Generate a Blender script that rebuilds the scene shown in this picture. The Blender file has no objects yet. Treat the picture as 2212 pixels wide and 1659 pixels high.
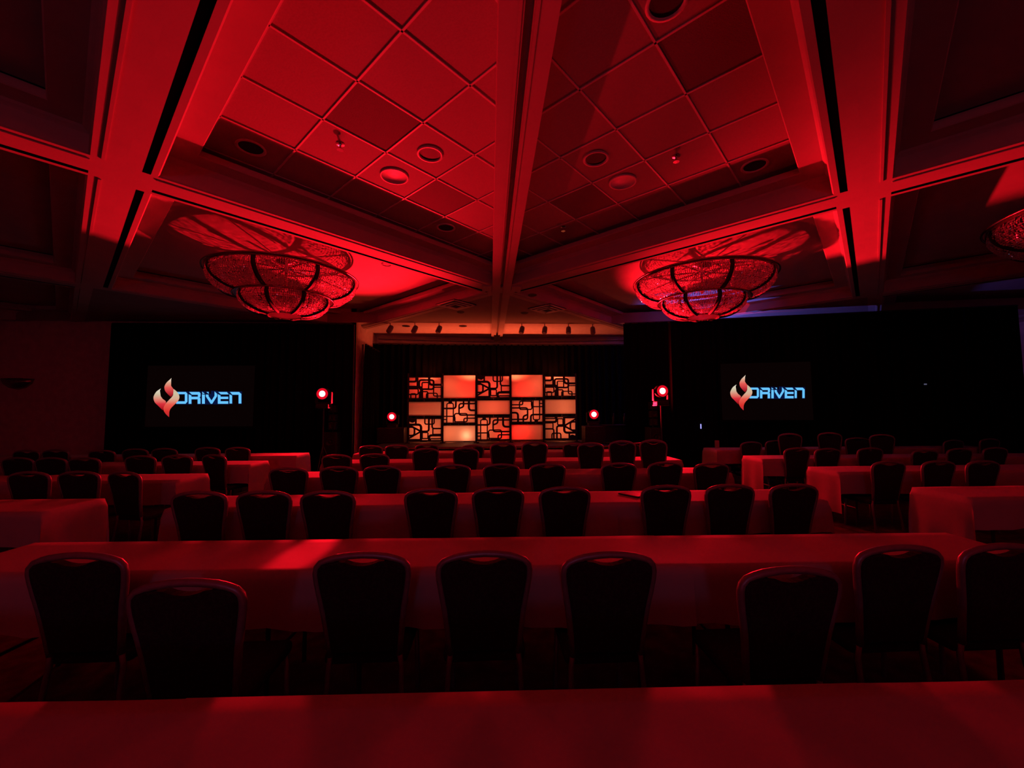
import bpy, bmesh, math, random
from mathutils import Vector, Matrix
random.seed(7)
R = math.radians
scene = bpy.context.scene
col = scene.collection

# ------------------------------------------------------------------ camera
FPX, CX, CY = 870.0, 1106.0, 829.5
EYE = Vector((0, 0, 1.62))
PITCH, YAW, ROLL = R(3.65), R(3.2), R(-0.26)
cam_rot = Matrix.Rotation(-YAW, 3, 'Z') @ Matrix.Rotation(R(90) + PITCH, 3, 'X') @ Matrix.Rotation(ROLL, 3, 'Z')
cd = bpy.data.cameras.new('camera')
cd.sensor_width = 36.0
cd.lens = 36.0 * FPX / 2212.0
cd.clip_start = 0.05
cd.clip_end = 200
cam = bpy.data.objects.new('camera', cd)
cam.matrix_world = Matrix.Translation(EYE) @ cam_rot.to_4x4()
col.objects.link(cam)
scene.camera = cam

# ------------------------------------------------------------------ world, exposure
w = bpy.data.worlds.new('world'); scene.world = w
w.use_nodes = True
w.node_tree.nodes['Background'].inputs[0].default_value = (0.02, 0.01, 0.015, 1)
w.node_tree.nodes['Background'].inputs[1].default_value = 0.0
vs = scene.view_settings
vs.view_transform = 'Standard'
vs.look = 'None'
vs.exposure = 0.0
vs.gamma = 1.0
vs.use_curve_mapping = False
cy = scene.cycles
cy.use_denoising = True
cy.max_bounces = 6
cy.diffuse_bounces = 4
cy.glossy_bounces = 2
cy.transmission_bounces = 4
cy.transparent_max_bounces = 16
cy.sample_clamp_indirect = 4.0
cy.caustics_reflective = False
cy.caustics_refractive = False

# ------------------------------------------------------------------ where things stand
CEIL = 4.12                      # underside of the ceiling beams
H = CEIL - EYE.z
TILE_Z = CEIL + 0.43
def ray(px, py):
    return cam_rot @ Vector(((px - CX) / FPX, (CY - py) / FPX, -1.0))
def onz(px, py, z):
    d = ray(px, py); return EYE + d * ((z - EYE.z) / d.z)
def onD(px, py, D):
    return EYE + ray(px, py) * D
def ony(px, py, y):
    d = ray(px, py); return EYE + d * (y / d.y)
def onplane(px, py, p0, n):
    d = ray(px, py); return EYE + d * ((p0 - EYE).dot(n) / d.dot(n))

STAGE_Z = 0.60
SET_Y = 12.7
WASH_L = ony(848, 900, 13.0)
WASH_R = ony(1281, 895, 11.95)
HEAD_L = onD(700, 851, 10.1)
HEAD_R = onD(1427, 845, 9.95)

patch_aim = onz(655, 1196, 0.75)
def lamp(name, kind, loc, color, power, aim=None, size=None, blend=0.5, radius=0.05):
    d = bpy.data.lights.new(name, kind)
    d.color = color; d.energy = power
    if kind == 'SPOT':
        d.spot_size = R(size); d.spot_blend = blend
    if kind in ('SPOT', 'POINT'):
        d.shadow_soft_size = radius
    o = bpy.data.objects.new(name, d); col.objects.link(o)
    o.location = loc
    if aim is not None:
        o.rotation_euler = (Vector(aim) - Vector(loc)).to_track_quat('-Z', 'Y').to_euler()
    return o
RED = (1.0, 0.005, 0.016)
# the two wash lights on stage, tilted up over the audience
lamp('stage_wash_light', 'SPOT', WASH_L + Vector((0, -0.16, 0.04)), RED, 5300, (-3.2, 6.3, CEIL + .2), 60, 0.8, 0.05)
lamp('stage_wash_light', 'SPOT', WASH_R + Vector((0, -0.16, 0.04)), RED, 6000, (6.0, 6.6, CEIL + .2), 70, 0.8, 0.05)
# the two heads on the towers, towards the tables
lamp('tower_head_light', 'SPOT', HEAD_L + Vector((0, -0.17, 0)), RED, 800, (-1.0, 2.5, 0.75), 110, 0.9, 0.26)
lamp('tower_head_light', 'SPOT', HEAD_R + Vector((0, -0.17, 0)), RED, 800, (2.0, 3.0, 0.75), 110, 0.9, 0.26)
# backstage work light behind the right drape
lamp('backstage_light', 'SPOT', (5.3, 11.9, 2.9), (0.16, 0.14, 1.0), 520, (6.1, 11.3, 4.2), 130, 0.8, 0.1)
# added spot without a fixture, for the bright patch on the second table row
lamp('added_patch_light', 'SPOT', (-0.9, 11.4, 3.85), RED, 9000, patch_aim, 2.0, 0.8, 0.03)
# orange lamps added behind the panel wall to brighten the recess ceiling
for x_ in (-1.9, -0.6, 0.8, 2.1):
    lamp('recess_fill_light', 'SPOT', (x_, SET_Y + 0.35, 2.5), (1.0, 0.10, 0.035), 42, (x_, SET_Y - 0.1, 4.2), 140, 0.5, 0.08)
# dim cool lamp for an unseen source at the back of the hall
lamp('rear_cool_light', 'POINT', (-0.6, -5.0, 1.9), (0.5, 0.42, 1.0), 20.0, radius=0.3)

# ------------------------------------------------------------------ materials
MATS = {}
def mat(name, color, rough=0.7, metal=0.0, spec=0.3, noise=0.0, scale=20.0, bump=0.0, sheen=0.0):
    if name in MATS: return MATS[name]
    m = bpy.data.materials.new(name); m.use_nodes = True
    nt = m.node_tree; b = nt.nodes['Principled BSDF']
    b.inputs['Base Color'].default_value = (*color, 1)
    b.inputs['Roughness'].default_value = rough
    b.inputs['Metallic'].default_value = metal
    b.inputs['Specular IOR Level'].default_value = spec
    if sheen: b.inputs['Sheen Weight'].default_value = sheen
    tc = nt.nodes.new('ShaderNodeTexCoord')
    nz = nt.nodes.new('ShaderNodeTexNoise'); nz.inputs['Scale'].default_value = scale
    nz.inputs['Detail'].default_value = 4
    nt.links.new(tc.outputs['Object'], nz.inputs['Vector'])
    if noise:
        rp = nt.nodes.new('ShaderNodeValToRGB')
        rp.color_ramp.elements[0].position = 0.3; rp.color_ramp.elements[1].position = 0.7
        rp.color_ramp.elements[0].color = (*[c * (1 - noise) for c in color], 1)
        rp.color_ramp.elements[1].color = (*[min(1, c * (1 + noise)) for c in color], 1)
        nt.links.new(nz.outputs['Fac'], rp.inputs[0]); nt.links.new(rp.outputs[0], b.inputs['Base Color'])
    if bump:
        bp = nt.nodes.new('ShaderNodeBump'); bp.inputs['Strength'].default_value = bump
        bp.inputs['Distance'].default_value = 0.01
        nt.links.new(nz.outputs['Fac'], bp.inputs['Height']); nt.links.new(bp.outputs[0], b.inputs['Normal'])
    MATS[name] = m
    return m
def emit(name, color, strength):
    if name in MATS: return MATS[name]
    m = bpy.data.materials.new(name); m.use_nodes = True
    nt = m.node_tree; nt.nodes.clear()
    o = nt.nodes.new('ShaderNodeOutputMaterial'); e = nt.nodes.new('ShaderNodeEmission')
    e.inputs[0].default_value = (*color, 1); e.inputs[1].default_value = strength
    nt.links.new(e.outputs[0], o.inputs[0])
    MATS[name] = m
    return m
def emit_ramp(name, stops, strength, axis=2):
    m = bpy.data.materials.new(name); m.use_nodes = True
    nt = m.node_tree; nt.nodes.clear()
    o = nt.nodes.new('ShaderNodeOutputMaterial'); e = nt.nodes.new('ShaderNodeEmission')
    tc = nt.nodes.new('ShaderNodeTexCoord'); sp = nt.nodes.new('ShaderNodeSeparateXYZ')
    rp = nt.nodes.new('ShaderNodeValToRGB')
    nt.links.new(tc.outputs['Generated'], sp.inputs[0]); nt.links.new(sp.outputs[axis], rp.inputs[0])
    el = rp.color_ramp.elements
    el[0].position, el[0].color = stops[0][0], (*stops[0][1], 1)
    el[1].position, el[1].color = stops[-1][0], (*stops[-1][1], 1)
    for p, c in stops[1:-1]:
        x = el.new(p); x.color = (*c, 1)
    nt.links.new(rp.outputs[0], e.inputs[0]); e.inputs[1].default_value = strength
    nt.links.new(e.outputs[0], o.inputs[0])
    return m

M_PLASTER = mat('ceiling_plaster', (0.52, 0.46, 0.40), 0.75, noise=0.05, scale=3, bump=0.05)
M_SOFFIT = mat('soffit_dark', (0.30, 0.25, 0.22), 0.8, noise=0.05, scale=3, bump=0.05)  # flat soffit toned darker than the coffers to set off the recess
M_RECESS = mat('recess_tile', (0.80, 0.74, 0.68), 0.8, noise=0.06, scale=8, bump=0.1)  # paler than the soffit so the strip stands out
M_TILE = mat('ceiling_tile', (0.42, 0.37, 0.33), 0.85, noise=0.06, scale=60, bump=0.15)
M_TILEDARK = mat('ceiling_grille_tile', (0.20, 0.17, 0.16), 0.9, noise=0.1, scale=90, bump=0.3)
M_BAR = mat('grid_bar_white', (0.75, 0.70, 0.66), 0.5)
M_SLOT = mat('slot_black', (0.012, 0.012, 0.012), 0.6)
M_WALL = mat('wall_vinyl', (0.72, 0.62, 0.56), 0.8, noise=0.12, scale=6, bump=0.1)
M_CARPET = mat('carpet', (0.055, 0.035, 0.032), 0.95, noise=0.5, scale=9, bump=0.4, spec=0.05)
M_DRAPE = mat('black_velour', (0.004, 0.004, 0.004), 0.95, spec=0.02, noise=0.3, scale=40)
M_CLOTH = mat('table_linen', (0.40, 0.35, 0.32), 0.7, noise=0.04, scale=5, bump=0.25, spec=0.25)
M_FABRIC = mat('chair_fabric', (0.02, 0.016, 0.02), 0.9, noise=0.4, scale=70, bump=0.2, spec=0.15)
M_FRAME = mat('chair_frame', (0.25, 0.21, 0.245), 0.42, metal=0.5, noise=0.1, scale=30)
M_BLACK = mat('black_plastic', (0.018, 0.016, 0.017), 0.45, noise=0.2, scale=25)
M_DARKMETAL = mat('dark_metal', (0.05, 0.045, 0.045), 0.4, metal=0.7, noise=0.2, scale=25)
M_BRONZE = mat('bronze_ring', (0.30, 0.22, 0.19), 0.25, metal=0.8, noise=0.2, scale=15)
M_STAGE = mat('stage_deck', (0.035, 0.03, 0.03), 0.6, noise=0.3, scale=12)
M_WOOD = mat('plywood_edge', (0.35, 0.26, 0.18), 0.6, noise=0.3, scale=12)
M_WHITE = mat('white_plastic', (0.75, 0.73, 0.70), 0.5, noise=0.03, scale=20)
M_CHROME = mat('chrome', (0.6, 0.6, 0.6), 0.15, metal=1.0)
M_TRACK = mat('track_head_grey', (0.16, 0.12, 0.14), 0.5, noise=0.1, scale=30)

def crystal_mat():
    m = bpy.data.materials.new('crystal'); m.use_nodes = True
    nt = m.node_tree; nt.nodes.clear()
    o = nt.nodes.new('ShaderNodeOutputMaterial')
    g = nt.nodes.new('ShaderNodeBsdfGlossy'); g.inputs['Roughness'].default_value = 0.16
    g.inputs['Color'].default_value = (0.95, 0.95, 0.95, 1)
    t = nt.nodes.new('ShaderNodeBsdfTranslucent'); t.inputs['Color'].default_value = (1.0, 0.98, 0.98, 1)
    tr = nt.nodes.new('ShaderNodeBsdfTransparent'); tr.inputs['Color'].default_value = (0.95, 0.93, 0.93, 1)
    m1 = nt.nodes.new('ShaderNodeMixShader'); m1.inputs[0].default_value = 0.66
    m2 = nt.nodes.new('ShaderNodeMixShader'); m2.inputs[0].default_value = 0.12
    nt.links.new(g.outputs[0], m1.inputs[1]); nt.links.new(t.outputs[0], m1.inputs[2])
    nt.links.new(m1.outputs[0], m2.inputs[1]); nt.links.new(tr.outputs[0], m2.inputs[2])
    nt.links.new(m2.outputs[0], o.inputs[0])
    return m
M_CRYSTAL = crystal_mat()
M_FACET = mat('crystal_facet', (0.95, 0.93, 0.93), 0.22, metal=1.0)
def sheet_mat():
    m = bpy.data.materials.new('spandex_sheet'); m.use_nodes = True
    nt = m.node_tree; nt.nodes.clear()
    o = nt.nodes.new('ShaderNodeOutputMaterial')
    t = nt.nodes.new('ShaderNodeBsdfTranslucent'); t.inputs['Color'].default_value = (0.8, 0.78, 0.76, 1)
    d = nt.nodes.new('ShaderNodeBsdfDiffuse'); d.inputs['Color'].default_value = (0.7, 0.68, 0.66, 1)
    nz = nt.nodes.new('ShaderNodeTexNoise'); nz.inputs['Scale'].default_value = 14
    m1 = nt.nodes.new('ShaderNodeMixShader')
    mp = nt.nodes.new('ShaderNodeMapRange'); mp.inputs[3].default_value = 0.2; mp.inputs[4].default_value = 0.3
    nt.links.new(nz.outputs['Fac'], mp.inputs[0]); nt.links.new(mp.outputs[0], m1.inputs[0])
    nt.links.new(t.outputs[0], m1.inputs[1]); nt.links.new(d.outputs[0], m1.inputs[2])
    nt.links.new(m1.outputs[0], o.inputs[0])
    return m
M_SHEET = sheet_mat()

# ------------------------------------------------------------------ helpers
def link(name, me, m=None, parent=None, smooth=False):
    if m is not None and not me.materials: me.materials.append(m)
    if smooth:
        for p in me.polygons: p.use_smooth = True
    o = bpy.data.objects.new(name, me); col.objects.link(o)
    if parent is not None: o.parent = parent
    return o
def obj(name, bm, m, parent=None, smooth=False, recalc=True):
    if recalc: bmesh.ops.recalc_face_normals(bm, faces=bm.faces)
    me = bpy.data.meshes.new(name); bm.to_mesh(me); bm.free()
    return link(name, me, m, parent, smooth)
def tag(o, label=None, cat=None, group=None, kind=None):
    if label: o['label'] = label
    if cat: o['category'] = cat
    if group: o['group'] = group
    if kind: o['kind'] = kind
    return o
def thing(name, label, cat, loc=(0, 0, 0), rz=0.0, group=None):
    o = bpy.data.objects.new(name, None); col.objects.link(o)
    o.empty_display_size = 0.2
    o.location = loc; o.rotation_euler = (0, 0, rz)
    return tag(o, label, cat, group)
def new(): return bmesh.new()
def box(bm, lo, hi, mtx=None, bev=0.0):
    lo = Vector(lo); hi = Vector(hi)
    r = bmesh.ops.create_cube(bm, size=1.0)
    S = Matrix.Translation((lo + hi) / 2) @ Matrix.Diagonal(((hi.x - lo.x), (hi.y - lo.y), (hi.z - lo.z), 1))
    bmesh.ops.transform(bm, matrix=(mtx @ S) if mtx else S, verts=r['verts'])
    if bev:
        es = list({e for v in r['verts'] for e in v.link_edges})
        bmesh.ops.bevel(bm, geom=es, offset=bev, segments=2, affect='EDGES', profile=0.5)
def tube(bm, pts, rad, seg=8, closed=False, caps=True, flat=1.0):
    pts = [Vector(p) for p in pts]; n = len(pts); rings = []
    rads = rad if isinstance(rad, (list, tuple)) else [rad] * n
    up = None
    for i, p in enumerate(pts):
        a = pts[i - 1] if (i > 0 or closed) else p
        b = pts[(i + 1) % n] if (i < n - 1 or closed) else p
        t = (b - a).normalized()
        if up is None:
            up = Vector((0, 0, 1)) if abs(t.z) < 0.9 else Vector((0, 1, 0))
        s = t.cross(up)
        if s.length < 1e-4: s = t.cross(Vector((1, 0, 0)))
        s.normalize(); up2 = s.cross(t).normalized(); up = up2
        rings.append([bm.verts.new(p + (s * math.cos(k * 2 * math.pi / seg) * flat + up2 * math.sin(k * 2 * math.pi / seg)) * rads[i]) for k in range(seg)])
    m = n if closed else n - 1
    for i in range(m):
        A, B = rings[i], rings[(i + 1) % n]
        for k in range(seg):
            bm.faces.new((A[k], A[(k + 1) % seg], B[(k + 1) % seg], B[k]))
    if caps and not closed:
        bm.faces.new(rings[0][::-1]); bm.faces.new(rings[-1])
def lathe(bm, prof, seg=32, mtx=None):
    rings = []
    for r, z in prof:
        ring = []
        for k in range(seg):
            a = 2 * math.pi * k / seg
            v = Vector((r * math.cos(a), r * math.sin(a), z))
            ring.append(bm.verts.new(mtx @ v if mtx else v))
        rings.append(ring)
    for A, B in zip(rings, rings[1:]):
        for k in range(seg):
            bm.faces.new((A[k], A[(k + 1) % seg], B[(k + 1) % seg], B[k]))
    return rings
def quad(bm, *pts):
    return bm.faces.new([bm.verts.new(p) for p in pts])
def catmull(pts, n=6, closed=False):
    P = [Vector(p) for p in pts]; out = []
    m = len(P) if closed else len(P) - 1
    for i in range(m):
        p0 = P[i - 1] if (i > 0 or closed) else P[i]
        p1 = P[i]; p2 = P[(i + 1) % len(P)]
        p3 = P[(i + 2) % len(P)] if (i + 2 < len(P) or closed) else p2
        for k in range(n):
            t = k / n
            out.append(0.5 * ((2 * p1) + (-p0 + p2) * t + (2 * p0 - 5 * p1 + 4 * p2 - p3) * t * t + (-p0 + 3 * p1 - 3 * p2 + p3) * t ** 3))
    if not closed: out.append(P[-1])
    return out
def copy_tree(o, parent=None):
    c = o.copy(); col.objects.link(c)
    if parent is not None: c.parent = parent
    for ch in o.children: copy_tree(ch, c)
    return c

# ------------------------------------------------------------------ the hall
XL, XR, YB = -16.0, 16.0, -7.0
YW = 11.75                                   # front wall beside the stage recess
bm = new(); box(bm, (XL, YB, -0.1), (XR, 15.0, 0.0))
tag(obj('floor', bm, M_CARPET), 'dark patterned carpet under the table rows', kind='structure')
def wall(name, p, q, z0=0.0, z1=CEIL + 0.9, th=0.15):
    p = Vector((*p, 0)); q = Vector((*q, 0)); d = (q - p); L = d.length
    bm = new(); box(bm, (0, 0, z0), (L, th, z1))
    o = obj(name, bm, M_WALL)
    o.location = p; o.rotation_euler = (0, 0, math.atan2(d.y, d.x))
    return tag(o, kind='structure')
wall('wall_left', (XL, YB), (XL, YW))
wall('wall_right', (XR, 15.0), (XR, YB))
wall('wall_back', (XR, YB), (XL, YB))
SX0 = ony(768, 800, YW).x                    # left edge of the recess
wall('wall_front_left', (XL, YW), (SX0, YW))
wall('wall_recess_left', (SX0 - 0.0, YW), (SX0 - 0.0, 14.6))
wall('wall_front_right', (5.0, 14.2), (XR, 14.2))
# curved back wall of the stage recess
bm = new(); prev = None
N = 24
for i in range(N + 1):
    t = i / N; x = SX0 + (6.2 - SX0) * t
    y = 13.75 + 0.55 * math.sin(math.pi * min(1, t * 1.15)) 
    a = bm.verts.new((x, y, 0)); b = bm.verts.new((x, y, CEIL + 0.9))
    a2 = bm.verts.new((x, y + .15, 0)); b2 = bm.verts.new((x, y + .15, CEIL + 0.9))
    if prev:
        bm.faces.new((prev[0], a, b, prev[1])); bm.faces.new((prev[2], prev[3], b2, a2)); bm.faces.new((prev[1], b, b2, prev[3]))
    prev = (a, b, a2, b2)
tag(obj('wall_stage_back', bm, M_WALL), kind='structure')
def arc_trim(name, z0, z1, dy, m):
    bm = new(); prev = None
    for i in range(N + 1):
        t = i / N; x = SX0 + 0.1 + (6.0 - SX0) * t
        y = 13.75 + 0.55 * math.sin(math.pi * min(1, t * 1.15)) - dy
        vs_ = [bm.verts.new((x, y, z0)), bm.verts.new((x, y, z1)), bm.verts.new((x, y + dy, z1)), bm.verts.new((x, y + dy, z0))]
        if prev:
            for k in range(4): bm.faces.new((prev[k], vs_[k], vs_[(k + 1) % 4], prev[(k + 1) % 4]))
        prev = vs_
    return tag(obj(name, bm, m), kind='structure')
arc_trim('trim_1', 4.03, 4.10, 0.10, M_PLASTER)
arc_trim('trim_2', 3.90, 3.94, 0.07, M_PLASTER)

# ---- coffered ceiling, lattice turned by 45 degrees
AH = 2.68                                    # half the coffer opening
BW = 0.50                                    # beam width
STEP = 2 * AH + BW
S = STEP / 2
C0 = Vector((0.25, 4.36))
U = Vector((math.sqrt(.5), math.sqrt(.5))); V = Vector((-math.sqrt(.5), math.sqrt(.5)))
RC = 2.9                                     # where the soffit edge bends on the right
EDGE_Y = 11.57
ANG = R(-11.5)
bm = new()
coffers = []
for i in range(-3, 5):
    for j in range(-3, 5):
        c = C0 + STEP * (i * U + j * V)
        if c.x < XL - 1 or c.x > XR + 1 or c.y < YB - 1 or c.y > 16: continue
        if c.y < 9.0: coffers.append((i, j, c))
        else:
            pts = [c + a * S * U + b * S * V for a, b in ((-1, -1), (1, -1), (1, 1), (-1, 1))]
            quad(bm, *[(p.x, p.y, CEIL) for p in pts])
bmesh.ops.remove_doubles(bm, verts=bm.verts, dist=0.001)
for co, no in (((0, EDGE_Y, 0), (0, 1, 0)), ((RC, EDGE_Y, 0), (math.sin(-ANG), math.cos(ANG), 0))):
    g = bm.verts[:] + bm.edges[:] + bm.faces[:]
    bmesh.ops.bisect_plane(bm, geom=g, plane_co=co, plane_no=no, clear_outer=True)
# fascia behind the soffit edge
x2 = XR; y2 = EDGE_Y + (x2 - RC) * math.tan(ANG)
for (xa, ya, xb, yb) in ((XL, EDGE_Y, RC, EDGE_Y), (RC, EDGE_Y, x2, y2)):
    quad(bm, (xa, ya, CEIL), (xb, yb, CEIL), (xb, yb, CEIL + .3), (xa, ya, CEIL + .3))
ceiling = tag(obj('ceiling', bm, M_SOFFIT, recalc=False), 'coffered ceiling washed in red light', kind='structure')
bm = new()
AZ = CEIL + 0.06
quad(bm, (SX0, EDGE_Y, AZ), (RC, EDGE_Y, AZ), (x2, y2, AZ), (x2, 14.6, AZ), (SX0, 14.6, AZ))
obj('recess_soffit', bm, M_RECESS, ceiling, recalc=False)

PROF = [(0, 0), (0.014, 0.014), (0.014, 0.195), (0.03, 0.21), (0.05, 0.225), (0.065, 0.245), (0.28, 0.245), (0.29, 0.255), (0.29, 0.315), (0.10, 0.315), (0.10, 0.43)]
def coffer_bm(top=True):
    bm = new()
    cuts = [-S, -AH - 0.125, -AH - 0.055, -AH, AH, AH + 0.075, AH + 0.10, S]
    n = len(cuts) - 1
    def kind(ip, iq):
        if 3 <= ip <= 3 and 3 <= iq <= 3: return 'open'
        if ip == 1 and iq == 3 or iq == 1 and ip == 3: return 'slot'
        if ip == 5 and iq == 3 or iq == 5 and ip == 3: return 'bead'
        return 'flat'
    for ip in range(n):
        for iq in range(n):
            k = kind(ip, iq)
            if k == 'open': continue
            p0, p1, q0, q1 = cuts[ip], cuts[ip + 1], cuts[iq], cuts[iq + 1]
            z = 0.09 if k == 'slot' else (-0.012 if k == 'bead' else 0.0)
            f = quad(bm, (p0, q0, z), (p0, q1, z), (p1, q1, z), (p1, q0, z))
            if k == 'slot': f.material_index = 1
            if z:
                for (a, b) in (((p0, q0), (p0, q1)), ((p0, q1), (p1, q1)), ((p1, q1), (p1, q0)), ((p1, q0), (p0, q0))):
                    f = quad(bm, (*a, 0), (*b, 0), (*b, z), (*a, z))
                    if k == 'slot': f.material_index = 1
    for (d0, z0), (d1, z1) in zip(PROF, PROF[1:]):
        a, b = AH - d0, AH - d1
        ca = [(-a, -a), (a, -a), (a, a), (-a, a)]; cb = [(-b, -b), (b, -b), (b, b), (-b, b)]
        for k in range(4):
            l = (k + 1) % 4
            quad(bm, (*ca[k], z0), (*ca[l], z0), (*cb[l], z1), (*cb[k], z1))
    a = AH - 0.10
    quad(bm, (-a, -a, 0.445), (-a, a, 0.445), (a, a, 0.445), (a, -a, 0.445))
    return bm
cof_me = None
central = None
for (i, j, c) in coffers:
    if cof_me is None:
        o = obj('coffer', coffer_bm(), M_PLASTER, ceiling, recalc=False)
        o.data.materials.append(M_SLOT); cof_me = o.data
    else:
        o = link('coffer', cof_me, None, ceiling)
    o.location = (c.x, c.y, CEIL); o.rotation_euler = (0, 0, R(45))
    if (i, j) == (0, 0): central = o
# lay-in tiles of the central coffer
TS = 0.24 * (TILE_Z - EYE.z)
def to_pq(p):
    d = Vector((p.x - C0.x, p.y - C0.y)); return d.dot(U), d.dot(V)
P7 = to_pq(onz(834, 325.5, TILE_Z))
dark = []
for px, py in ((808, 254), (981, 421), (1515, 108), (1250, 425)):
    p, q = to_pq(onz(px, py, TILE_Z)); dark.append((math.floor((p - P7[0]) / TS), math.floor((q - P7[1]) / TS)))
E = AH - 0.11
tile_cache = {}
def tile_mesh(wp, wq):
    key = (round(wp, 3), round(wq, 3))
    if key not in tile_cache:
        bm = new(); box(bm, (-wp / 2, -wq / 2, -0.012), (wp / 2, wq / 2, 0.012), bev=0.004)
        me = bpy.data.meshes.new('ceiling_tile'); bm.to_mesh(me); bm.free(); tile_cache[key] = me
    return tile_cache[key]
gl = lambda o: sorted({-E, E} | {o + k * TS for k in range(-12, 13) if -E + 0.06 < o + k * TS < E - 0.06})
gp, gq = gl(P7[0]), gl(P7[1])
dark_tiles = {}
for p0, p1 in zip(gp, gp[1:]):
    for q0, q1 in zip(gq, gq[1:]):
        ij = (math.floor(((p0 + p1) / 2 - P7[0]) / TS), math.floor(((q0 + q1) / 2 - P7[1]) / TS))
        me = tile_mesh(p1 - p0 - 0.012, q1 - q0 - 0.012)
        isd = ij in dark
        if isd:
            me = me.copy(); me.materials.clear(); me.materials.append(M_TILEDARK)
        elif not me.materials: me.materials.append(M_TILE)
        o = link('ceiling_tile', me, None, central)
        if isd: o['label'] = 'dark grille tile'
        o.location = ((p0 + p1) / 2, (q0 + q1) / 2, 0.425)
for k, g in enumerate((gp, gq)):
    for v in g[1:-1]:
        bm = new()
        if k == 0: box(bm, (v - 0.009, -E, 0.404), (v + 0.009, E, 0.420))
        else: box(bm, (-E, v - 0.009, 0.404), (E, v + 0.009, 0.420))
        obj('grid_bar', bm, M_BAR, central)
# folding-wall track along the hall axis
bm = new()
TX, TW = 0.25, 0.19
yend = 14.1
for xa, xb in ((-TW, -0.03), (0.03, TW)):
    box(bm, (TX + xa, YB + .2, CEIL - 0.03), (TX + xb, yend, CEIL + 0.42))
box(bm, (TX - 0.03, YB + .2, CEIL + 0.06), (TX + 0.03, yend, CEIL + 0.42))
for s in (-1, 1):
    box(bm, (TX + s * 0.055 - 0.008, YB + .2, CEIL - 0.038), (TX + s * 0.055 + 0.008, yend, CEIL - 0.03))
tag(obj('trim_3', bm, M_PLASTER), 'folding wall track beam with a dark slot running to the stage', kind='structure')
bm = new(); box(bm, (TX - 0.1, 13.2, 3.86), (TX + 0.1, 13.3, 4.1), bev=0.01); box(bm, (TX - 0.03, 13.22, 4.08), (TX + .03, 13.28, 4.15))
tag(obj('projector_mount', bm, M_BLACK), 'small black box hung at the end of the ceiling track above the stage', 'bracket')
# corner blocks where the coffers meet the track
F = C0 + AH * (U + V)
for s in (-1, 1):
    bm = new(); c = F + Vector((s * 0.30, -0.02))
    box(bm, (c.x - 0.10, c.y - 0.16, CEIL - 0.03), (c.x + 0.10, c.y + 0.20, CEIL + 0.24), bev=0.01)
    obj('corner_block', bm, M_PLASTER, ceiling)

# ------------------------------------------------------------------ ceiling fittings
def fitting(name, px, py, z, prof, m, label, cat, group=None, glow=None, extra=None):
    p = onz(px, py, z)
    t = thing(name, label, cat, (p.x, p.y, z), group=group)
    bm = new(); lathe(bm, prof, 24); o = obj('trim_ring', bm, m, t, smooth=True)
    if extra:
        bm = new(); rr = lathe(bm, extra, 24); bm.faces.new(rr[-1]); obj('inner_cone', bm, M_SLOT, t)
    return t
canp = [(0.145, 0.0), (0.15, -0.012), (0.125, -0.016), (0.118, 0.0)]
cani = [(0.118, 0.0), (0.118, -0.004), (0.09, -0.002)]
for px, py, w_ in ((929, 332, 'left of the track, facing the stage'), (1287, 342, 'right of the track, facing the stage'), (1440, 3, 'at the top right of the tiled coffer'), (542, 318, 'in the left shadowed corner of the tiled coffer'), (1630, 357, 'in the right shadowed corner of the tiled coffer'), (963, 491, 'in the shadow just left of the track end')):
    fitting('ceiling_downlight', px, py, TILE_Z - 0.016, canp, M_BAR, 'black recessed downlight ' + w_, 'downlight', 'unlit downlights in the central coffer', extra=cani)
spk = [(0.17, 0.0), (0.175, -0.014), (0.155, -0.016), (0.15, -0.004), (0.02, -0.004), (0.0, -0.004)]
for px, py, w_ in ((852, 380, 'left'), (1345, 392, 'right')):
    fitting('ceiling_speaker', px, py, TILE_Z - 0.016, spk, M_BAR, f'round white ceiling speaker in the {w_} half of the tiled coffer', 'speaker', 'ceiling speakers')
def sprinkler(px, py, z, label):
    p = onz(px, py, z - 0.06); t = thing('sprinkler_head', label, 'sprinkler', (p.x, p.y, z), group='ceiling sprinklers')
    bm = new(); lathe(bm, [(0.045, 0), (0.045, -0.006), (0.012, -0.01), (0.012, -0.06), (0.0, -0.06)], 12); obj('stem', bm, M_CHROME, t)
    bm = new(); lathe(bm, [(0.0, -0.062), (0.035, -0.064), (0.035, -0.07), (0.0, -0.07)], 12); obj('deflector', bm, M_CHROME, t)
sprinkler(735, 322, TILE_Z - 0.016, 'small sprinkler head in the left tiles near the dark tile')
sprinkler(1461, 348, TILE_Z - 0.016, 'small sprinkler head in the right tiles beside the speaker')
sprinkler(1217, 498, TILE_Z - 0.016, 'chrome sprinkler head glinting right of the track')
def diffuser(px, py, label):
    p = onz(px, py, CEIL); t = thing('air_diffuser', label, 'air vent', (p.x, p.y, CEIL), R(45), 'square air diffusers in front of the stage')
    for k, r in enumerate((0.34, 0.25, 0.16)):
        bm = new(); z = -0.02 - 0.015 * k
        for a, b, c, d in ((-r, -r, r, -r + .05), (-r, r - .05, r, r), (-r, -r, -r + .05, r), (r - .05, -r, r, r)):
            box(bm, (a, b, z - .012), (c, d, z))
        obj('vane', bm, M_BAR, t)
    bm = new(); box(bm, (-0.34, -0.34, -0.018), (0.34, 0.34, -0.002)); obj('throat', bm, M_SLOT, t)
diffuser(985, 657, 'square ceiling diffuser left of the track before the stage')
diffuser(1182, 666, 'square ceiling diffuser right of the track before the stage')
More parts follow.
